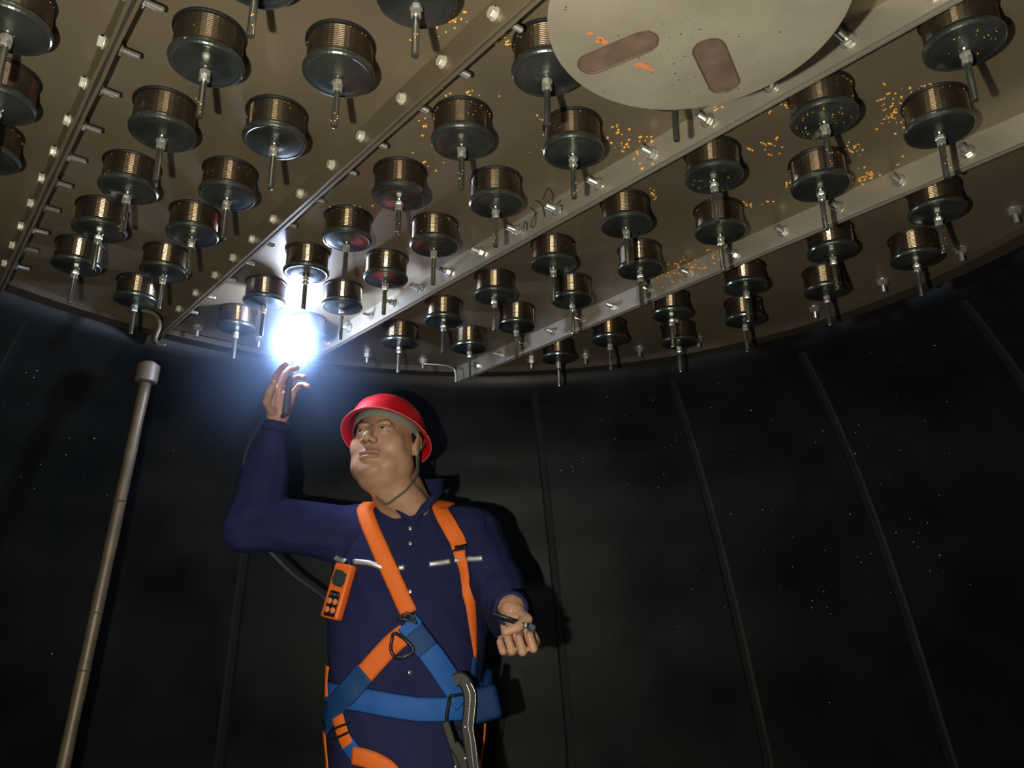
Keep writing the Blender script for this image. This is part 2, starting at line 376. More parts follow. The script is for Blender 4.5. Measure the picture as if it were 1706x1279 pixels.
ROWN = ['in the row left of the leftmost flange', 'in left row between the two left flanges', 'in right row between the two left flanges',
        'in left row of the round-plate bay', 'in right row of the round-plate bay', 'in left row beyond the marker-written flange',
        'in right row beyond the marker-written flange', 'in left row beyond the rightmost flange', 'in right row beyond the rightmost flange']
for s in NZ.split():
    x, y = map(float, s.split(',')); w_ = WZ(x, y, CEIL - 0.0585)
    i = min(range(9), key=lambda j: abs(ROWV[j] - w_.dot(VV))); rows.setdefault(i, []).append((w_.dot(UV), w_, y))
ORD = ['nearest', 'second nearest', 'third nearest', 'fourth nearest', 'fifth nearest', 'sixth nearest', 'seventh nearest']
nozzles = []
for i, L in sorted(rows.items()):
    L.sort(key=lambda t: t[0])
    for j, (u, w_, y) in enumerate(L):
        n = empty('filter_nozzle', (w_.x, w_.y, CEIL - 0.0002), (random.uniform(-.012, .012), random.uniform(-.012, .012), random.uniform(0, 6.28)))
        pos = 'farthest' if j == len(L) - 1 else ORD[j]
        if len(L) == 1: pos = 'only one'
        tag(n, 'wire-wound nozzle with stem, %s %s' % (pos, ROWN[i]), 'filter nozzle', 'filter nozzles hanging from the ceiling plates')
        nozzles.append((n, w_))
        sc = bpy.data.objects.new('wire_screen', ME_n); C.objects.link(sc); sc.parent = n
        for nm, me in (('rubber_gasket', ME_gask), ('end_cap', ME_cap)):
            o = bpy.data.objects.new(nm, me); C.objects.link(o); o.parent = n
        st = bpy.data.objects.new('stem', ME_stem); C.objects.link(st); st.parent = n
        o = bpy.data.objects.new('lock_nut', ME_nn); C.objects.link(o); o.parent = n
# ================================================================== ROUND BAFFLE PLATE
BC = Vector((0.218, 0.751, CAM_Z + 0.68)); BR = 0.176
baf = tag(empty('round_baffle', BC), 'large round dull steel plate with two rusty oval weld scars, hung below the ceiling', 'baffle plate')
bm = bmesh.new(); lathe(bm, [(0.02, 0.0), (BR - 0.001, 0.0), (BR, 0.001), (BR, 0.007), (BR - 0.001, 0.008), (0.02, 0.008)], 96); obj('plate', bm, 'baffle', baf, smooth=False)
for dx, dy in ((0.09, 0.09), (-0.09, 0.09), (0.09, -0.09), (-0.09, -0.09)):
    bm = bmesh.new(); cyl(bm, (dx * .9, dy * .9, 0.008), (dx * .9, dy * .9, CEIL - BC.z), 0.007, seg=12); obj('hanger_rod', bm, 'stem', baf)
def oval(cx_, cy_, L, W, ang, trunc=None):
    pts = []
    for i in range(48):
        t = 2 * math.pi * i / 48; x = W * math.cos(t); y = W * math.sin(t)
        x += (L - W) * (1 if math.cos(t) > 0 else -1)
        pts.append((x, y))
    c, s = math.cos(ang), math.sin(ang)
    return [(cx_ + x * c - y * s, cy_ + x * s + y * c) for x, y in pts]
def scar(a, b, W, name):
    pa, pb_ = WZ(*a, BC.z) - BC, WZ(*b, BC.z) - BC
    c = (pa + pb_) / 2; d = pb_ - pa; ang = math.atan2(d.y, d.x); L = d.length / 2
    bm = bmesh.new(); ptsL = oval(c.x, c.y, L, W, ang)
    f = bm.faces.new([bm.verts.new((x, y, -0.0003)) for x, y in ptsL]); g = bmesh.ops.extrude_face_region(bm, geom=[f])
    for v in g['geom']:
        if isinstance(v, bmesh.types.BMVert): v.co.z = 0.0005
    o = obj(name, bm, 'scar', baf, smooth=False)
    bm = bmesh.new(); tube(bm, [(x + random.uniform(-.0004, .0004), y + random.uniform(-.0004, .0004), 0.0002) for x, y in ptsL + ptsL[:1]], 0.0014, 6, smooth=False); obj('weld_bead', bm, 'scar_rim', o)
scar((966, 114), (1094, 60), 0.0195, 'weld_scar')
scar((1174, 66), (1212, 152), 0.0195, 'weld_scar')
def blotch(bm, px, py, r, z, n=9):
    c = WZ(px, py, z) - BC
    vs_ = [bm.verts.new((c.x + r * random.uniform(.6, 1.2) * math.cos(6.283 * i / n), c.y + r * random.uniform(.5, 1.1) * math.sin(6.283 * i / n), -0.0002)) for i in range(n)]
    bm.faces.new(vs_)
bm = bmesh.new()
for x, y, r in ((983, 55, .004), (1000, 64, .005), (1008, 70, .005), (997, 68, .004), (1066, 108, .006), (1076, 112, .006), (1084, 115, .004)): blotch(bm, x, y, r, BC.z)
tag(obj('rust_spots', bm, 'rust', baf, smooth=False), kind='stuff')
bm = bmesh.new()
for i in range(46):
    x, y = random.choice([(random.gauss(1110, 22), random.gauss(58, 30)), (random.gauss(1150, 60), random.gauss(100, 35)), (random.uniform(930, 1380), random.uniform(5, 170))])
    w_ = WZ(x, y, BC.z)
    if (w_ - BC).length < BR - 0.01: blotch(bm, x, y, random.uniform(.0006, .0019), BC.z, 6)
tag(obj('dark_flecks', bm, 'soot', baf, smooth=False), kind='stuff')
# ================================================================== STANDING PIPE
pt = WY(246, 622, 2.12); pbm = WY(105, 1279, 2.07); d = (pbm - pt).normalized(); foot = pt + d * ((pt.z - 0.0) / -d.z)
pole = tag(empty('standing_pipe', foot), 'thin tarnished upright pipe with wider coupling on its top, left of the worker', 'pipe')
T = pt - foot
bm = bmesh.new()
tube(bm, [T * t for t in [i / 24 for i in range(25)]], lambda t: 0.0155 + 0.0008 * math.sin(t * 60), 16, smooth=False); obj('pipe_shaft', bm, 'pipe', pole)
def along(z0, z1, r, name, m):
    dd = T.normalized(); bm = bmesh.new(); mm, L = axis_m(T + dd * z0, T + dd * z1)
    lathe(bm, [(r * .8, 0), (r, 0.003), (r, L - 0.003), (r * .8, L)], 40, mm); return obj(name, bm, m, pole, smooth=False)
along(-0.028, 0.028, 0.030, 'coupling', 'coupling')
along(0.02, 0.034, 0.021, 'pipe_plug', 'coupling')
for s in (0.37, 0.66, 0.80): along(-s - .003, -s + .003, 0.0175, 'joint_ring', 'pipe')
# ================================================================== small bent hardware near the rim
bm = bmesh.new()
q = [WZ(706, 606, 1.975), WZ(735, 608, 1.975), WZ(752, 612, 1.972), WZ(758, 618, 1.962)]; q.append(q[-1] + Vector((0.004, 0, -0.04)))
tube(bm, q, 0.0035, 8); tag(obj('bent_rod', bm, 'nut'), 'thin bent steel rod under the rim above the red helmet', 'rod')
bm = bmesh.new()
a = WZ(228, 514, 1.985); q = [a, a + Vector((0.03, 0.005, -0.006)), a + Vector((0.055, 0.01, -0.02)), a + Vector((0.066, 0.01, -0.05)), a + Vector((0.06, 0.01, -0.085)), a + Vector((0.07, 0.01, -0.103)), a + Vector((0.09, 0.01, -0.105))]
tube(bm, q, lambda t: 0.0075 - 0.003 * t, 8); tag(obj('bent_bracket', bm, 'coupling'), 'small bent grey bracket curling down from the rim above the upright pipe', 'bracket')

# ================================================================== DROPLETS
def drop(bm, p, r, nrm=None):
    t = [(1, 0, 0), (-1, 0, 0), (0, 1, 0), (0, -1, 0), (0, 0, 1), (0, 0, -1)]
    v = [bm.verts.new(p + Vector(q) * r * (1 if i > 1 else random.uniform(.8, 1.4))) for i, q in enumerate(t)]
    for a, b, c in ((0, 2, 4), (2, 1, 4), (1, 3, 4), (3, 0, 4), (2, 0, 5), (1, 2, 5), (3, 1, 5), (0, 3, 5)): bm.faces.new((v[a], v[b], v[c]))
bm = bmesh.new(); bw = bmesh.new()
CL = [(745, 12, 14, 22, 60), (755, 32, 14, 4, 20), (838, 62, 12, 14, 30), (1030, 215, 14, 16, 24), (1048, 245, 20, 8, 26), (905, 225, 10, 18, 26), (1085, 232, 10, 10, 14), (1072, 280, 14, 8, 10),
      (1195, 178, 12, 6, 16), (1175, 208, 10, 8, 14), (1290, 244, 18, 5, 20), (1265, 262, 18, 8, 10), (1490, 165, 14, 10, 30), (1488, 200, 12, 14, 50), (1300, 185, 16, 6, 16), (1425, 246, 14, 6, 24), (1440, 300, 26, 10, 60),
      (1455, 318, 14, 8, 14), (1130, 440, 30, 10, 60), (1108, 458, 14, 12, 30), (1190, 425, 6, 10, 24), (1405, 20, 14, 10, 10), (1532, 150, 16, 4, 14), (1310, 305, 6, 2, 8), (1262, 340, 20, 6, 14), (1490, 270, 12, 6, 10), (1600, 190, 10, 4, 8),
      (700, 270, 18, 10, 12), (712, 210, 20, 8, 12), (780, 155, 30, 5, 24), (600, 345, 16, 4, 12), (1085, 320, 10, 6, 16), (1400, 175, 14, 8, 8), (555, 350, 8, 4, 6), (1660, 240, 16, 6, 6), (1560, 140, 20, 6, 10), (1105, 180, 30, 8, 8)]
for x, y, sx, sy, n in CL:
    px, py = x, y; dx, dy = random.uniform(-1, 1), random.uniform(-1, 1)
    for i in range(n):
        if random.random() < 0.55: px += dx * 1.6 + random.uniform(-1, 1); py += dy * 1.2 + random.uniform(-1, 1)
        else: px, py = random.gauss(x, sx), random.gauss(y, sy); dx, dy = random.uniform(-1.3, 1.3), random.uniform(-1, 1)
        if abs(px - x) > 2.5 * sx or abs(py - y) > 2.5 * sy + 4: px, py = x, y
        p = WZ(px, py, CEIL)
        if (Vector((p.x, p.y, 0)) - VC).length > 1.3: continue
        for k in 'CD':      # clusters that fall on a flange face sit on that face
            rr = ray(px, py); t = (rib_v(k, 1.0) - 0.0075) / rr.dot(VV); q = rr * t + Vector((0, 0, CAM_Z))
            if t > 0 and CEIL - 0.054 < q.z < CEIL: p = q
        drop(bm, p, random.uniform(0.0009, 0.0027) * (1 if p.y < 1.2 else 1.25))
for n, w_ in nozzles:
    cnt = 0
    d2 = [(Vector(w_) - WZ(x, y, w_.z)).length for x, y in ((1373, 201), (1190, 298), (1606, 78), (769, 239), (911, 124), (578, 401), (723, 411), (643, 466))]
    i = d2.index(min(d2))
    if min(d2) < 0.02: cnt = (60, 22, 30, 40, 26, 30, 34, 24)[i]
    elif w_.dot(VV) > 0: cnt = random.choice([3, 6, 10, 14])
    for j in range(cnt):
        a = random.uniform(0, 6.283)
        if i in (0, 1, 2) and min(d2) < 0.02 and random.random() < .6:
            r = 0.044 * math.sqrt(random.random()); p = Vector((w_.x + r * math.cos(a), w_.y + r * math.sin(a), CEIL - 0.0625 - (0.044 - r) * .03))
        else:
            p = Vector((w_.x + 0.0502 * math.cos(a), w_.y + 0.0502 * math.sin(a), CEIL - random.choice([0.007, 0.008, random.uniform(.006, .045)])))
        drop(bm, p, random.uniform(0.0006, 0.0013))
    if random.random() < .45 and w_.y > 0:
        for j in range(5): drop(bm, Vector((w_.x + random.uniform(-.005, .005), w_.y - 0.0052, CEIL - 0.145 + random.uniform(0, .03))), 0.0014)
tag(obj('glint_droplets', bm, 'glint', ceil), kind='stuff')
WCL = [(1330, 800, 90, 90, 90), (1460, 900, 80, 70, 120), (1480, 740, 100, 60, 80), (1280, 1010, 120, 30, 40), (1370, 1020, 60, 20, 40), (1080, 810, 30, 20, 40), (1130, 735, 20, 20, 36), (960, 775, 20, 8, 24), (980, 690, 60, 30, 36),
       (1180, 700, 120, 80, 60), (1600, 640, 70, 60, 40), (1420, 560, 60, 30, 20), (140, 720, 40, 40, 60), (170, 790, 60, 40, 60), (60, 640, 30, 30, 20), (70, 640, 12, 12, 20), (280, 720, 60, 40, 24), (700, 625, 60, 12, 30), (850, 640, 120, 20, 50),
       (60, 870, 60, 60, 30), (230, 970, 120, 80, 14), (330, 660, 60, 60, 20), (1250, 1150, 200, 60, 20), (1550, 1000, 80, 60, 14), (1180, 900, 100, 90, 40)]
for x, y, sx, sy, n in WCL:
    for i in range(n):
        px, py = random.gauss(x, sx), random.gauss(y, sy); r = ray(px, py); o = Vector((0, 0, CAM_Z)); t = 0.8
        while t < 4:
            p = o + r * t
            if (Vector((p.x, p.y, 0)) - VC).length > wall_r(p.z) - 0.001: break
            t += 0.01
        if p.z > 1.9: continue
        drop(bw, p, random.choice([0.0010, 0.0013, 0.0017, 0.0022]))
tag(obj('pale_droplets', bw, 'clear', wall), kind='stuff')

# ================================================================== THE WELDER
body_root = empty('person', (-0.28, 2.13, 0)); tag(body_root, 'worker in navy jacket and red hard hat looking up while welding overhead', 'person')
inv = body_root.matrix_basis.inverted()
def L_(p): return Vector(p) - Vector((-0.28, 2.13, 0))
# head frame: yawed to picture left and tipped back
psi, phi = math.radians(17), math.radians(11)
Fv = Vector((-math.sin(psi) * math.cos(phi), -math.cos(psi) * math.cos(phi), math.sin(phi)))
Rv = Vector((math.cos(psi), -math.sin(psi), 0)); Uv = Vector((math.sin(psi) * math.sin(phi), math.cos(psi) * math.sin(phi), math.cos(phi)))
roll = math.radians(3); Rv, Uv = Rv * math.cos(roll) + Uv * math.sin(roll), Uv * math.cos(roll) - Rv * math.sin(roll)
HM = Matrix((Rv, Fv, Uv)).transposed()          # local x=right, y=front, z=up
HC = WY(642.5, 742, 2.055)
HX = Matrix.Translation(HC) @ HM.to_4x4()
def H(x, y, z): return HX @ Vector((x, y, z))
body = bmesh.new()
def hb(x, y, z, rx, ry, rz, rot=0): ball(body, H(x, y, z), (rx, ry, rz), HM @ Matrix.Rotation(rot, 3, 'Y'), 3)
hb(0, -.018, .035, .082, .097, .082); hb(0, .010, -.015, .081, .084, .094); hb(0, .018, -.070, .073, .066, .050)
for s in (-1, 1):
    hb(s * .046, .010, -.062, .041, .054, .048); hb(s * .042, .048, -.022, .036, .034, .042); hb(s * .034, .044, -.075, .034, .036, .034)
hb(0, .066, -.060, .040, .030, .030); hb(0, .065, -.095, .036, .028, .026); hb(0, .02, -.108, .058, .054, .032)
rcone(body, H(0, -.03, -.06), (-.275, 2.13, 1.40), .069, .076); rcone(body, H(0, .005, -.09), (-.266, 2.075, 1.43), .058, .050)
hme = remesh(body, 0.004, 30, 0.6); body = bmesh.new(); body.from_mesh(hme)
for s in (-1, 1):
    hb(s * .028, .074, .030, .020, .013, .008, -s * .05)
    hb(s * .032, .0790, .0150, .0175, .0115, .0046, s * .08); hb(s * .032, .0800, -.0005, .0160, .0095, .0040, -s * .05)
    hb(s * .0135, .099, -.028, .0100, .012, .0088); hb(s * .034, .066, .008, .022, .016, .022)
    hb(s * .087, -.014, -.006, .007, .017, .029, s * .12); hb(s * .088, -.010, -.028, .006, .010, .010)
    rcone(body, H(s * .090, -.024, .018), H(s * .091, -.026, -.012), .006, .005); rcone(body, H(s * .090, -.024, .018), H(s * .089, -.006, .024), .006, .004)
rcone(body, H(0, .078, .020), H(0, .110, -.020), .0090, .0125); hb(0, .108, -.025, .0135, .012, .0115)
hb(0, .0885, -.0560, .0310, .0115, .0056); hb(0, .0880, -.0690, .0280, .0110, .0060)
# neck, chest
rcone(body, (-.268, 2.085, 1.44), (-.262, 2.078, 1.425), .044, .034)
ball(body, (-.28, 2.15, 1.32), (.15, .085, .13)); ball(body, (-.275, 2.15, 1.10), (.13, .08, .22))
# arms
LS, LE, LW = Vector((-.475, 2.13, 1.37)), WY(422, 872, 2.05), WY(461, 704, 2.02)
RS, RE, RW = Vector((-.095, 2.13, 1.37)), Vector((.0, 2.02, 1.150)), Vector((-.002, 1.80, 1.172))
for a, b, r1, r2 in ((LS, LE, .05, .04), (LE, LW, .038, .027), (RS, RE, .05, .04), (RE, RW, .038, .033)):
    rcone(body, a, b, r1, r2)
rcone(body, (-.30, 2.14, 1.36), LS, .06, .05); rcone(body, (-.26, 2.14, 1.36), RS, .06, .05)
nails = []
def hand(wr, d, n, across, spec, thumb, pl=0.088, fr=1.0):
    d, n = Vector(d).normalized(), Vector(n).normalized(); n = (n - d * n.dot(d)).normalized()
    ac = d.cross(n).normalized(); ac = ac if ac.dot(Vector(across)) > 0 else -ac
    wr = Vector(wr)
    offs = (.033, .0115, -.010, -.031); lens = ((.042, .026, .021), (.046, .029, .022), (.043, .027, .021), (.034, .021, .019)); rad = (.0092, .0094, .0089, .0080)
    for i in range(4):
        k = wr + d * (pl - abs(i - 1) * .004) + ac * offs[i]
        rcone(body, wr + d * .012 + ac * offs[i] * .55, k, .0145, .0115)
        p, a = k, 0; dirn = d; fan = (i - 1.4) * -0.03
        for j in range(3):
            a += spec[i][j]; dirn = (d * math.cos(a) + n * math.sin(a) + ac * fan).normalized()
            p2 = p + dirn * lens[i][j]; rcone(body, p, p2, fr * rad[i] * (1 - .07 * j), fr * rad[i] * (.95 - .09 * j)); q0 = p; p = p2
        outn = (dirn * math.cos(math.pi / 2) - (n * math.cos(a) - d * math.sin(a)) * 1).normalized()
        nails.append((p - dirn * .003 + outn * rad[i] * .72, dirn, outn))
    rcone(body, wr + d * .02 + n * .006, wr + d * .065 + n * .004, .02, .018)
    tb = wr + d * .022 + ac * .024 + n * .008
    p = tb; L = (.040, .032, .026); R = (.0135, .0115, .0105, .0088)
    for j in range(3):
        dv = (d * thumb[j][0] + ac * thumb[j][1] + n * thumb[j][2]).normalized(); p2 = p + dv * L[j]; rcone(body, p, p2, R[j], R[j + 1]); p = p2
    on = (n - dv * n.dot(dv)).normalized(); nails.append((p - dv * .003 + on * .0065, dv, on))
    return d, n, ac
LWd = (WY(470, 640, 2.0) - LW).normalized()
rad_ = math.radians
hand(LW + LWd * .005, LWd + Vector((.05, 0, 0)), (.75, -.65, 0), (0, -1, 0) if False else (-.5, -.8, 0), [[rad_(20), rad_(28), rad_(18)], [rad_(28), rad_(34), rad_(22)], [rad_(36), rad_(38), rad_(24)], [rad_(42), rad_(40), rad_(26)]], [(.55, .75, .35), (.8, .2, .5), (.9, -.1, .35)])
hd = (RW - RE).normalized()
hand(Vector((-.002, 1.785, 1.166)), (.30, -.25, -1), (-.35, -1, .12), (1, 0, 0), [[rad_(66), rad_(105), rad_(62)], [rad_(74), rad_(104), rad_(62)], [rad_(80), rad_(102), rad_(60)], [rad_(84), rad_(98), rad_(60)]], [(.50, .45, .8), (.35, -.55, .6), (.1, -1, .3)], fr=1.16)
rcone(body, RW, (-.002, 1.785, 1.166), .028, .026); 
me = remesh(body, 0.0024, 2, 0.5)
HXi = HX.inverted()
ca = me.color_attributes.new('tone', 'FLOAT_COLOR', 'POINT')
def mix(a, b, t): t = max(0, min(1, t)); return tuple(x + (y - x) * t for x, y in zip(a, b))
base = (.47, .275, .175); cols = []
for i, v in enumerate(me.vertices):
    q = HXi @ v.co; c = base
    if v.co.z > 1.4 and (v.co - HC).length < .25:
        f = noise.noise(q * 38) * .5 + noise.noise(q * 90) * .25; c = mix(c, (.42, .22, .14), .3 + f)
        if q.y > .03:
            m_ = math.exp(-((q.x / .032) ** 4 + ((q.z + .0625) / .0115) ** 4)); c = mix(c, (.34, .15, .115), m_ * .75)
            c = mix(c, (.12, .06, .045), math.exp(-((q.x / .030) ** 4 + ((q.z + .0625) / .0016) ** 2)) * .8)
            for s in (-1, 1):
                c = mix(c, (.035, .025, .02), .8 * math.exp(-(((q.x - s * .031) / .019) ** 4 + ((q.z - .028 - .006 * math.cos((q.x - s * .031) * 60)) / .0032) ** 2)))
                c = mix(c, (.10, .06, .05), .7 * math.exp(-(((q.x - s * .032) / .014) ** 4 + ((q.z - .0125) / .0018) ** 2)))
                c = mix(c, (.50, .23, .16), .35 * math.exp(-(((q.x - s * .04) / .02) ** 2 + ((q.z + .03) / .02) ** 2)))
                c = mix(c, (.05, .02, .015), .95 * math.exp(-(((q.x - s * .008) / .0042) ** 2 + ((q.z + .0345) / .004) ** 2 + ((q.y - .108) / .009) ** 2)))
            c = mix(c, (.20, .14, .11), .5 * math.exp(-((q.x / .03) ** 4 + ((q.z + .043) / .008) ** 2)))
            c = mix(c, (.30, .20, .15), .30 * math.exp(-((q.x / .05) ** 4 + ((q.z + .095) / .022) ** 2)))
    else:
        c = mix(c, (.40, .20, .13), .3 + noise.noise(v.co * 60) * .5)
    cols += (*c, 1)
ca.data.foreach_set('color', cols)
body_bvh = BVHTree.FromPolygons([v.co.copy() for v in me.vertices], [tuple(p.vertices) for p in me.polygons])
me.transform(Matrix.Translation(Vector((.28, -2.13, 0))))
bo = link('body', me, 'skin', body_root)
for s in (-1, 1):
    c = H(s * .032, .0760, .0078); bm = bmesh.new(); ball(bm, L_(c), .0125, sub=3); e = obj('eye', bm, 'eye', body_root)
    gz = (Fv + Uv * .25 - Rv * .12).normalized(); bm = bmesh.new(); ball(bm, L_(c + gz * .0095), .0052, sub=2); obj('iris', bm, 'iris', e)
for p, dv, on in nails:
    bm = bmesh.new(); x = dv.cross(on); ball(bm, L_(p), (.0048, .0062, .0018), Matrix((x, dv, on)).transposed(), 2); obj('finger_nail', bm, 'nail', body_root)
# hair round the back and temples under the helmet
bm = bmesh.new()
ball(bm, H(0, -.026, .022), (.0825, .094, .082), HM, 4)
for v in bm.verts: pass
geom = [v for v in bm.verts if (HXi @ v.co).z < -.035 or (HXi @ v.co).y > .035]
bmesh.ops.delete(bm, geom=geom, context='VERTS'); bmesh.ops.transform(bm, matrix=Matrix.Translation((.28, -2.13, 0)), verts=bm.verts)
obj('hair', bm, 'hair', body_root)

# ---- jacket
jk = bmesh.new()
secs = [(.78, -.272, 2.15, .185, .135), (.88, -.272, 2.15, .192, .138), (.98, -.272, 2.15, .198, .138), (1.10, -.272, 2.15, .205, .136), (1.22, -.275, 2.15, .208, .130), (1.32, -.278, 2.15, .205, .122), (1.385, -.28, 2.15, .175, .108), (1.425, -.28, 2.15, .125, .095), (1.452, -.28, 2.15, .085, .08)]
rings = []
for z, x, y, rx, ry in secs:
    rings.append([jk.verts.new((x + rx * math.copysign(abs(math.cos(t)) ** .85, math.cos(t)), y + ry * math.copysign(abs(math.sin(t)) ** .85, math.sin(t)), z)) for t in [2 * math.pi * i / 48 for i in range(48)]])
for a, b in zip(rings, rings[1:]):
    for i in range(48): jk.faces.new((a[i], a[(i + 1) % 48], b[(i + 1) % 48], b[i]))
jk.faces.new(rings[0][::-1]); jk.faces.new(rings[-1])
LSj, RSj = Vector((-.455, 2.13, 1.365)), Vector((-.105, 2.13, 1.365))
rcone(jk, (-.28, 2.14, 1.38), LSj, .085, .080); rcone(jk, LSj, LE + Vector((.01, 0, .005)), .080, .072); rcone(jk, LE, LE + (LW - LE) * .45, .074, .066); rcone(jk, LE + (LW - LE) * .45, LW - (LW - LE).normalized() * .004, .062, .026)
rcone(jk, (-.26, 2.14, 1.38), RSj, .085, .078); rcone(jk, RSj, RE, .078, .062); rcone(jk, RE, RE + (RW - RE) * .6, .060, .050); rcone(jk, RE + (RW - RE) * .6, RW + Vector((0, .01, 0)), .048, .036)
# collar
colp = [(-.262, 2.045, 1.395), (-.315, 2.035, 1.432), (-.362, 2.085, 1.470), (-.355, 2.16, 1.490), (-.28, 2.215, 1.495), (-.205, 2.17, 1.490), (-.190, 2.09, 1.475), (-.215, 2.04, 1.435), (-.258, 2.040, 1.395)]
cs = [Vector(p) for p in spline(colp, 4)]
for i, (a, b) in enumerate(zip(cs, cs[1:])):
    t = (i + .5) / len(cs); hgt = 0.034 * math.sin(math.pi * min(1, max(0, t))) + .004
    rcone(jk, a, b, .011, .011, 1); rcone(jk, a + Vector((0, 0, hgt)), b + Vector((0, 0, hgt)), .009, .009, 1)
    rcone(jk, a + Vector((0, 0, hgt * .5)), b + Vector((0, 0, hgt * .5)), .010, .010, 1)
jme = remesh(jk, 0.005, 5, 0.6)
# folds
for v, n in zip(jme.vertices, [v.normal.copy() for v in jme.vertices]):
    p = v.co
    d = 0
    if p.x < -.47 and p.z < 1.44:   # raised sleeve: rings round the elbow
        d = noise.noise(Vector((p.x * 9, p.y * 6, p.z * 16))) * .024 * min(1, (-.47 - p.x) / .06)
    elif p.x > -.07: d = noise.noise(Vector((p.x * 12, p.y * 8, p.z * 22))) * .008
    else:
        d = noise.noise(Vector((p.x * 9 + p.z * 3, 0, p.z * 2.2))) * .013 + noise.noise(Vector((p.x * 20 + p.z * 12, 1, p.z * 9))) * .006
        d *= max(0, min(1, (p.x + .47) / .05, (-.07 - p.x) / .05 + .3)) if p.z > 1.2 else 1
        if p.y < 2.1 and abs(p.x + .262) < .0125 and p.z < 1.40: d += .003
    v.co = p + n * d
sub_bvh = BVHTree.FromPolygons([v.co.copy() for v in jme.vertices], [tuple(p.vertices) for p in jme.polygons])
jme.transform(Matrix.Translation(Vector((.28, -2.13, 0))))
jacket = tag(link('jacket', jme, 'navy', body_root))
# cuff hems
for a, d_, r in ((LW + (LE - LW).normalized() * .012, (LW - LE).normalized(), .034), (RW + Vector((0, -.014, -.004)), (RW - RE).normalized(), .0385)):
    mm, _ = axis_m(L_(a), L_(a) + d_); bm = bmesh.new(); lathe(bm, [(r - .006, -.006), (r, -.012), (r + .001, .0), (r, .012), (r - .004, .016), (r - .008, .012)], 28, mm, caps=False); obj('cuff', bm, 'navy', jacket)
def hit(px, py):
    o = Vector((0, 0, CAM_Z)); r = ray(px, py).normalized(); loc, n, _, _ = sub_bvh.ray_cast(o, r)
    k = 0
    while loc is None and k < 30:      # slipped past the side of the jacket: come back onto it
        px += 2 if px < 670 else -2; k += 1; loc, n, _, _ = sub_bvh.ray_cast(o, ray(px, py).normalized())
    return (loc, n) if loc else (None, None)
def snap(p):
    loc, n, _, _ = sub_bvh.find_nearest(Vector(p)); return loc, n
# buttons on the placket
for y in (880, 905, 985, 1060, 1120):
    l, n = hit(683, y)
    if l:
        bm = bmesh.new(); mm, _ = axis_m(L_(l), L_(l + n)); lathe(bm, [(.0055, 0), (.006, .002), (.004, .003)], 14, mm); obj('button', bm, 'bolt', jacket)
# trousers and boots
tr = bmesh.new(); ball(tr, (-.272, 2.15, .86), (.178, .128, .13))
for s in (-1, 1):
    x = -.272 + s * .10
    rcone(tr, (x, 2.15, .80), (x + s * .03, 2.13, .46), .098, .072); rcone(tr, (x + s * .03, 2.13, .46), (x + s * .04, 2.16, .10), .072, .058)
tme = remesh(tr, 0.008, 4, .5)
for v, n in zip(tme.vertices, [v.normal.copy() for v in tme.vertices]): v.co += n * noise.noise(Vector((v.co.x * 8, v.co.y * 8, v.co.z * 5))) * .01
tbvh = BVHTree.FromPolygons([v.co.copy() for v in tme.vertices], [tuple(p.vertices) for p in tme.polygons])
tme.transform(Matrix.Translation(Vector((.28, -2.13, 0)))); link('trousers', tme, 'navy2', body_root)
for s in (-1, 1):
    x = -.272 + s * .14; bm = bmesh.new()
    rcone(bm, (x, 2.18, .055), (x, 2.18, .15), .05, .05); rcone(bm, (x, 2.18, .045), (x + s * .02, 2.00, .038), .045, .038)
    bme = remesh(bm, .008, 2)
    for v in bme.vertices: v.co.z = max(v.co.z, .001)
    bme.transform(Matrix.Translation(Vector((.28, -2.13, 0)))); link('boot', bme, 'boot', body_root)

# ================================================================== HARD HAT
hel = tag(empty('hard_hat', HC), 'red hard hat with full brim and grey lining, on the worker looking up', 'hard hat')
hm = HM.to_4x4()
HO = Vector((0, -.004, .021))
hm = hm @ Matrix.Translation(HO) @ Matrix.Rotation(math.radians(12), 4, 'X')
def hshell(prof, name, m, caps=False, seg=64, par=hel, brim=False):
    bm = bmesh.new(); rings = []
    for r, z in prof:
        ring = []
        for i in range(seg):
            t = 2 * math.pi * i / seg; s = math.sin(t); c = math.cos(t)
            fx, fy = r, r * (1.20 if s > 0 else 1.16)
            zo = -.004 * (c * c) if z < .02 else 0
            ring.append(bm.verts.new(hm @ Vector((fx * c, fy * s, z + zo))))
        rings.append(ring)
    for a, b in zip(rings, rings[1:]):
        for i in range(seg): bm.faces.new((a[i], a[(i + 1) % seg], b[(i + 1) % seg], b[i]))
    if caps: bm.faces.new(rings[0]); bm.faces.new(rings[-1][::-1])
    return obj(name, bm, m, par)
out = [(.1185, .000), (.1150, .004), (.1070, .010), (.1035, .022), (.1005, .042), (.092, .066), (.076, .086), (.052, .100), (.022, .107), (.002, .108)]
inn = [(.002, .104), (.022, .103), (.051, .096), (.074, .082), (.0895, .062), (.0975, .038), (.1005, .018), (.104, .006), (.113, .001), (.1185, .000)]
hshell(out + inn, 'shell', 'helmet')
bm = bmesh.new(); pts = []
for i in range(65):
    t = 2 * math.pi * i / 64; s = math.sin(t); c = math.cos(t); pts.append(hm @ Vector((.1188 * c, .1188 * s * (1.20 if s > 0 else 1.16), -.004 * c * c)))
tube(bm, pts, .0016, 6, smooth=False); obj('brim_highlight', bm, 'helmet_highlight', hel)
hshell([(.0865, .000), (.0885, .000), (.0905, .028), (.0885, .030), (.0865, .000)], 'head_band', 'liner', par=hel)
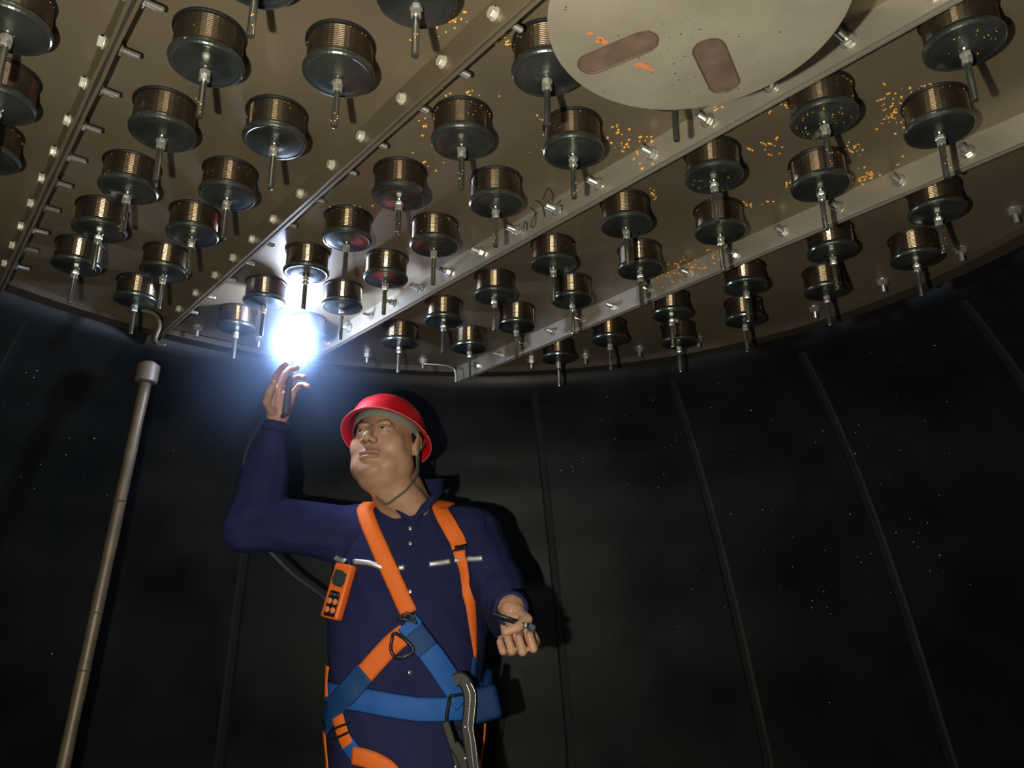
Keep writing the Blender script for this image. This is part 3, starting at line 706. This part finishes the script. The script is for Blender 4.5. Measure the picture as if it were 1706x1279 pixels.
for k in (-1, 0, 1):
    bm = bmesh.new(); mm = hm @ Matrix.Rotation(math.radians(k * 55 + 90), 4, 'Z')
    tube(bm, [mm @ Vector((.088 * math.cos(t), 0, .028 + .06 * math.sin(t))) for t in [math.pi * i / 12 for i in range(13)]], .004, 6, smooth=False); obj('cradle_strap', bm, 'liner', hel)
def hl(x, y, z): return HM @ Vector((x, y, z))
q = []
for x, y in spline([(704, 762), (698, 776), (692, 794), (678, 814), (662, 827), (646, 838), (637, 834), (628, 826)], 5):
    l, n, _, _ = body_bvh.ray_cast(Vector((0, 0, CAM_Z)), ray(x, y).normalized())
    if l: q.append(l + n * .003 - HC)
q = [HM @ (HO + Vector((.090, -.01, .012))), HM @ Vector((.094, -.006, -.02))] + q
bm = bmesh.new(); tube(bm, q, .0032, 8, smooth=False); obj('chin_strap', bm, 'strap', hel)
bm = bmesh.new(); tube(bm, [hl(.092, -.05, .03), hl(.094, -.035, .0), hl(.090, -.01, -.035), q[3]], .0028, 8); obj('chin_strap', bm, 'strap', hel)
# ================================================================== SAFETY HARNESS
har = tag(empty('safety_harness', (-.28, 2.0, 1.1)), 'orange and blue webbing safety harness worn over the navy jacket', 'harness')
def LH(p): return Vector(p) - Vector((-.28, 2.0, 1.1))
def ribbon(name, pn, width, m, parent=har, thick=.0024, off=.006, edge=None, LH=LH):
    """pn: list of (point, normal) on the jacket."""
    pts = [p + n * off for p, n in pn]
    nn = []
    for i in range(len(pn)):
        s = Vector((0, 0, 0))
        for j in range(max(0, i - 3), min(len(pn), i + 4)): s += pn[j][1]
        nn.append(s.normalized())
    for _ in range(3): pts = [pts[0]] + [(pts[i - 1] + pts[i] * 2 + pts[i + 1]) / 4 for i in range(1, len(pts) - 1)] + [pts[-1]]
    bm = bmesh.new(); R = []; E = [[], []]
    for i, p in enumerate(pts):
        t = (pts[min(i + 1, len(pts) - 1)] - pts[max(i - 1, 0)]).normalized(); x = t.cross(nn[i]).normalized()
        wd = (width(i / (len(pts) - 1)) if callable(width) else width) / 2; n = x.cross(t).normalized(); n = n if n.dot(nn[i]) > 0 else -n
        R.append([bm.verts.new(LH(p + x * a * wd + n * b * thick)) for a, b in ((-1, 0), (-.85, 1), (.85, 1), (1, 0), (.85, -.6), (-.85, -.6))])
        for k, sg in enumerate((-.82, .82)): E[k].append((p + x * sg * wd + n * thick * 1.05, t, x, n))
    for a, b in zip(R, R[1:]):
        for j in range(6): bm.faces.new((a[j], a[(j + 1) % 6], b[(j + 1) % 6], b[j]))
    bm.faces.new(R[0]); bm.faces.new(R[-1][::-1])
    o = obj(name, bm, m, parent)
    if edge:
        b2 = bmesh.new()
        for e in E:
            for i in range(0, len(e) - 1):
                p, t, x, n = e[i]; d = (e[i + 1][0] - p); 
                for f in (0.1, 0.6):
                    a = p + d * f; b = p + d * (f + .28)
                    vv = [b2.verts.new(LH(c + x * s * .0006 + n * .0003)) for c, s in ((a, -1), (a, 1), (b, 1), (b, -1))]; b2.faces.new(vv)
        tag(obj('stitching', b2, edge, o, smooth=False), kind='stuff')
    return o
def pxpath(pts, n=7):
    out = []
    for x, y in spline(pts, n):
        l, nn = hit(x, y)
        if l and (not out or (l - out[-1][0]).length < .08): out.append((l, nn))
    return out
def snpath(pts, n=6): return [snap(p) for p in spline(pts, n)]
for seg in ([(559, 927), (566, 932), (578, 935)], [(591, 935), (612, 937), (626, 941), (637, 946)], [(665, 946), (674, 945)], [(715, 940), (732, 938), (749, 935)], [(757, 933), (764, 933)], [(780, 931), (792, 931), (804, 930)]):
    bm = bmesh.new(); tube(bm, [L_(l + n * .002) for l, n in pxpath(seg, 4)], .0068, 16, smooth=False); obj('reflective_piping', bm, 'piping', jacket)
s1 = pxpath([(606, 850), (622, 890), (640, 930), (662, 978), (682, 1022)])
s1 = snpath([(-.28, 2.29, 1.12), (-.31, 2.29, 1.25), (-.345, 2.26, 1.38), (-.365, 2.17, 1.46), tuple(s1[0][0])], 6)[:-1] + s1
ribbon('shoulder_strap', s1, .045, 'orange', edge='stitch')
s2 = pxpath([(728, 845), (742, 866), (758, 893), (767, 912)])
s2 = snpath([(-.27, 2.29, 1.12), (-.24, 2.29, 1.25), (-.20, 2.26, 1.38), (-.180, 2.17, 1.45), (-.178, 2.11, 1.455)], 6) + s2
ribbon('shoulder_strap', s2, lambda t: .044, 'orange', off=.008)
ribbon('shoulder_strap', pxpath([(765, 918), (774, 950), (781, 1000), (786, 1050), (789, 1094)]), lambda t: .036 * (1 - t ** 3 * .75), 'orange', edge='stitch')
ribbon('strap_keeper', pxpath([(756, 915), (768, 914), (780, 912)], 5), .012, 'blackplastic', off=.012, thick=.004)
ribbon('front_strap', pxpath([(678, 1036), (700, 1066), (728, 1104), (752, 1142), (768, 1168)]), .058, 'blue', off=.014)
ribbon('strap_loop', pxpath([(688, 1052), (702, 1070), (712, 1084)], 5), .060, 'darkblue', off=.019)
ribbon('chest_strap', pxpath([(676, 1056), (655, 1072), (632, 1096), (606, 1126)]), .052, 'orange', off=.007, edge='stitch')
ribbon('side_strap', pxpath([(610, 1120), (588, 1146), (566, 1172), (550, 1200), (538, 1226)]), .060, 'darkblue', off=.010)
belt = pxpath([(575, 1160), (610, 1166), (650, 1174), (690, 1180), (725, 1181), (752, 1180), (778, 1178)])
ribbon('waist_belt', belt, .056, 'blue', off=.008, edge='darkblue')
ribbon('waist_belt', snpath([(-.40, 2.06, .975), (-.47, 2.12, .97), (-.46, 2.22, .97), (-.36, 2.29, .97), (-.28, 2.3, .97), (-.18, 2.29, .97), (-.08, 2.22, .97), (-.07, 2.12, .97), (-.12, 2.06, .97)]), .05, 'blue')
ribbon('belt_pad', pxpath([(772, 1176), (790, 1174), (806, 1174)]) + snpath([(-.075, 2.1, .985), (-.068, 2.15, .985)], 3), .085, 'pad', off=.016, thick=.012)
bm = bmesh.new(); c = WY(806, 1172, 1.97)
bevel_box(bm, LH(c), (.075, .034, .078), Matrix.Rotation(-.25, 3, 'Y'), .0165, 4); obj('folded_webbing', bm, 'pad', har)
ribbon('hip_strap', pxpath([(553, 1108), (551, 1130), (551, 1160)]), lambda t: .02, 'orange', off=.012)
ribbon('hip_strap', pxpath([(534, 1218), (540, 1245), (550, 1279), (556, 1300)]), .034, 'orange', off=.012)
ribbon('leg_strap', pxpath([(568, 1192), (574, 1214), (584, 1240)]), .036, 'orange', off=.012)
for y in (1208, 1224):
    ribbon('strap_slide', pxpath([(564, y + 4), (576, y), (588, y - 6)], 4), .006, 'blackplastic', off=.018)
ribbon('leg_strap', pxpath([(580, 1232), (592, 1250), (602, 1262)]), .040, 'blue', off=.010)
ribbon('leg_strap', pxpath([(592, 1256), (620, 1264), (645, 1278), (665, 1300)]), .042, 'orange', off=.012, edge='stitch')
ribbon('leg_strap', pxpath([(800, 1205), (803, 1240), (801, 1279), (800, 1300)]), .020, 'orange', off=.012)
ribbon('side_strap', pxpath([(789, 1094), (786, 1120), (780, 1150)]), .022, 'darkblue', off=.006)
# D ring and buckles
def ringtube(name, pts, r, m, par=har, off=.018):
    q = []
    for x, y in pts:
        l, n = hit(x, y); q.append(LH(l + n * off))
    bm = bmesh.new(); tube(bm, q + q[:1], r, 8, 3); return obj(name, bm, m, par)
ringtube('strap_buckle', [(664, 1033), (676, 1022), (690, 1027), (694, 1040), (686, 1036), (674, 1032)], .0035, 'blackplastic')
ringtube('d_ring', [(656, 1058), (655, 1078), (661, 1091), (673, 1094), (682, 1084), (678, 1068), (668, 1056)], .0042, 'blackplastic', off=.022)
ringtube('belt_buckle', [(746, 1156), (768, 1158), (762, 1206), (738, 1204)], .004, 'hook', off=.026)
# ================================================================== SNAP HOOK
hk = tag(empty('snap_hook', WY(772, 1200, 1.93)), 'long dark steel scaffold snap hook hanging from the harness at the belt', 'snap hook')
def LK(p): return Vector(p) - hk.location
def bar(name, pts, Y, wd, th, m):
    q = [WY(x, y, Y) for x, y in spline(pts, 6)]; bm = bmesh.new(); R = []
    for i, p in enumerate(q):
        t = (q[min(i + 1, len(q) - 1)] - q[max(i - 1, 0)]).normalized(); x = t.cross(Vector((0, -1, 0))).normalized(); n = Vector((0, -1, 0))
        w2 = wd / 2
        R.append([bm.verts.new(LK(p + x * a * w2 + n * b * th)) for a, b in ((-1, -.5), (-1, .3), (-.75, .5), (.75, .5), (1, .3), (1, -.5))])
    for a, b in zip(R, R[1:]):
        for j in range(6): bm.faces.new((a[j], a[(j + 1) % 6], b[(j + 1) % 6], b[j]))
    bm.faces.new(R[0]); bm.faces.new(R[-1][::-1]); return obj(name, bm, m, hk, smooth=False)
bar('hook_body', [(757, 1134), (768, 1130), (778, 1142), (783, 1165), (781, 1195), (779, 1212), (784, 1245), (792, 1290), (796, 1320)], 1.925, .030, .012, 'hook')
bar('hook_gate', [(742, 1203), (748, 1220), (757, 1250), (768, 1290), (774, 1320)], 1.935, .018, .010, 'hook')
bar('hook_spine', [(756, 1240), (770, 1262), (780, 1300)], 1.93, .026, .008, 'hook')
for pts in ([(776, 1138), (782, 1152), (783, 1166), (781, 1190), (780, 1210), (784, 1232), (789, 1279), (793, 1310)], [(784, 1137), (791, 1152), (792, 1166), (790, 1190), (788, 1215), (792, 1240), (796, 1279), (799, 1310)]):
    bm = bmesh.new(); tube(bm, [LK(WY(x, y, 1.916)) for x, y in pts], .0013, 6); obj('worn_edge', bm, 'hookedge', hk)
for x, y in ((775, 1211), (775, 1263), (759, 1277)):
    bm = bmesh.new(); ball(bm, LK(WY(x, y, 1.917)), (.004, .003, .004)); obj('rivet', bm, 'hookedge', hk)
# ================================================================== GAS DETECTOR
l, n = hit(572, 984)
GM = Matrix.Rotation(math.radians(-9), 3, 'Y') ; zt = n.normalized(); yv = (Vector((.20, 0, 1)) - zt * zt.dot(Vector((.20, 0, 1)))).normalized(); xv = yv.cross(zt).normalized()
GM = Matrix((xv, yv, zt)).transposed()
gd = tag(empty('gas_detector', l + n * .016, GM.to_euler()), 'orange gas detector with dark screen and four round buttons clipped to the chest', 'gas detector')
bm = bmesh.new(); bevel_box(bm, (0, -.004, 0), (.058, .138, .026), None, .008, 3); obj('case', bm, 'detector', gd)
def rpoly(name, pts, z, m, h=.0018):
    bm = bmesh.new(); f = bm.faces.new([bm.verts.new((x, y, z)) for x, y in pts]); g = bmesh.ops.extrude_face_region(bm, geom=[f])
    for v in g['geom']:
        if isinstance(v, bmesh.types.BMVert): v.co.z += h
    return obj(name, bm, m, gd, smooth=False)
rpoly('screen', [(-.019, .048), (.004, .047), (.022, .040), (.022, .018), (.017, .006), (-.006, .007), (-.018, .012), (-.021, .022)], .0125, 'screen')
rpoly('keypad', [(-.016, -.008), (-.010, -.004), (.014, -.006), (.019, -.012), (.020, -.068), (-.017, -.068)], .0125, 'blackplastic')
for x in (-.008, .011):
    for y in (-.031, -.052):
        bm = bmesh.new(); lathe(bm, [(.0075, .013), (.0075, .0165), (.0062, .0175)], 20, Matrix.Translation((x, y, 0))); obj('button', bm, 'button', gd)
for x in (-.010, .002, .013):
    bm = bmesh.new(); lathe(bm, [(.0028, .013), (.0028, .0155)], 12, Matrix.Translation((x, -.014, 0))); obj('indicator', bm, 'liner', gd)
bm = bmesh.new(); bevel_box(bm, (.006, .066, .002), (.02, .016, .012), None, .003, 2); obj('clip', bm, 'blackplastic', gd)
# ================================================================== PEN TORCH in the lowered hand
pa, pb_ = WY(822, 1024, 1.742), WY(889, 1046, 1.70)
ptc = tag(empty('black_rod_holder', (pa + pb_) / 2), 'slim black tool with a bright metal band gripped in the lowered hand', 'hand tool'); c0 = ptc.location.copy()
bm = bmesh.new(); cyl(bm, pa - c0, pb_ - c0, .0055, seg=14); obj('barrel', bm, 'blackplastic', ptc)
dd = (pb_ - pa).normalized()
bm = bmesh.new(); cyl(bm, pb_ - c0 - dd * .020, pb_ - c0 - dd * .014, .0068, seg=14); obj('metal_band', bm, 'bolt', ptc)
bm = bmesh.new(); cyl(bm, pb_ - c0 - dd * .008, pb_ - c0 + dd * .004, .0085, .0065, seg=14); obj('tip', bm, 'torch', ptc)
# ================================================================== WELDING TORCH, CABLE, ARC
g0, g1 = WY(476, 690, 1.985), WY(484, 612, 1.985)
wt = tag(empty('welding_torch', g0), 'slim welding torch in the raised hand with a dark cable down the arm', 'welding torch')
bm = bmesh.new(); mm, L = axis_m((0, 0, 0), g1 - g0); lathe(bm, [(.008, 0), (.0105, .008), (.0095, L * .5), (.0115, L * .85), (.009, L)], 18, mm); obj('grip', bm, 'torch', wt)
bm = bmesh.new(); cyl(bm, g1 - g0, ARC - g0 - (ARC - g1).normalized() * .028, .0065, .0045, 14); obj('nozzle_cup', bm, 'coupling', wt)
bm = bmesh.new(); cyl(bm, ARC - g0 - (ARC - g1).normalized() * .03, ARC - g0 - (ARC - g1).normalized() * .012, .0016, seg=8); obj('electrode', bm, 'bolt', wt)
q = [Vector((0, 0, 0)), WY(456, 700, 2.045) - g0, WY(440, 705, 2.07) - g0, WY(414, 742, 2.11) - g0, WY(404, 800, 2.15) - g0, WY(420, 880, 2.20) - g0, WY(480, 950, 2.26) - g0, WY(560, 1020, 2.34) - g0, WY(600, 1150, 2.38) - g0, Vector((-.45, 2.4, .45)) - g0, Vector((-.6, 2.35, .012)) - g0, Vector((-.9, 2.1, .012)) - g0]
bm = bmesh.new(); tube(bm, q, .007, 8, 8); obj('cable', bm, 'cable', wt)
bm = bmesh.new(); ball(bm, (0, 0, 0), (.011, .011, .022), sub=3); ob = obj('welding_arc', bm, 'arc'); ob.location = ARC
tag(ob, 'blinding blue-white welding arc at the tip of the torch', 'welding arc')
# scattering smoke added round the arc to stand in for its glow
bm = bmesh.new(); ball(bm, (0, 0, 0), (1, 1, 1), sub=4)
fm = obj('arc_glow_smoke', bm, None); fm.location = ARC + Vector((0, -.03, -.10)); fm.scale = (.34, .34, .34)
tag(fm, 'thin bluish smoke added round the bright arc for its glow', 'smoke', kind='stuff')
m = bpy.data.materials.new('glow_smoke'); m.use_nodes = True; nt = m.node_tree; nt.nodes.clear()
out_ = nt.nodes.new('ShaderNodeOutputMaterial'); vsn = nt.nodes.new('ShaderNodeVolumeScatter'); vsn.inputs['Color'].default_value = (.42, .60, 1, 1); vsn.inputs['Anisotropy'].default_value = 0.2
tc = nt.nodes.new('ShaderNodeTexCoord'); ln = nt.nodes.new('ShaderNodeVectorMath'); ln.operation = 'LENGTH'; nt.links.new(tc.outputs['Object'], ln.inputs[0])
mr = nt.nodes.new('ShaderNodeMapRange'); mr.interpolation_type = 'SMOOTHSTEP'; mr.inputs['From Min'].default_value = 0.1; mr.inputs['From Max'].default_value = 1.0; mr.inputs['To Min'].default_value = 0.42; mr.inputs['To Max'].default_value = 0
nt.links.new(ln.outputs['Value'], mr.inputs[0])
# denser core added for the white middle of the glow
mp = nt.nodes.new('ShaderNodeMapping'); mp.inputs['Location'].default_value = (0, -.088 * 1.0, -.20); mp.inputs['Scale'].default_value = (1, 1, .62); nt.links.new(tc.outputs['Object'], mp.inputs[0])
l2 = nt.nodes.new('ShaderNodeVectorMath'); l2.operation = 'LENGTH'; nt.links.new(mp.outputs[0], l2.inputs[0])
m2 = nt.nodes.new('ShaderNodeMapRange'); m2.interpolation_type = 'SMOOTHSTEP'; m2.inputs['From Min'].default_value = 0.0; m2.inputs['From Max'].default_value = 0.30; m2.inputs['To Min'].default_value = 5.5; m2.inputs['To Max'].default_value = 0
nt.links.new(l2.outputs['Value'], m2.inputs[0]); ad = nt.nodes.new('ShaderNodeMath'); ad.operation = 'ADD'; nt.links.new(mr.outputs[0], ad.inputs[0]); nt.links.new(m2.outputs[0], ad.inputs[1])
nt.links.new(ad.outputs[0], vsn.inputs['Density']); nt.links.new(vsn.outputs[0], out_.inputs['Volume'])
fm.data.materials.append(m)
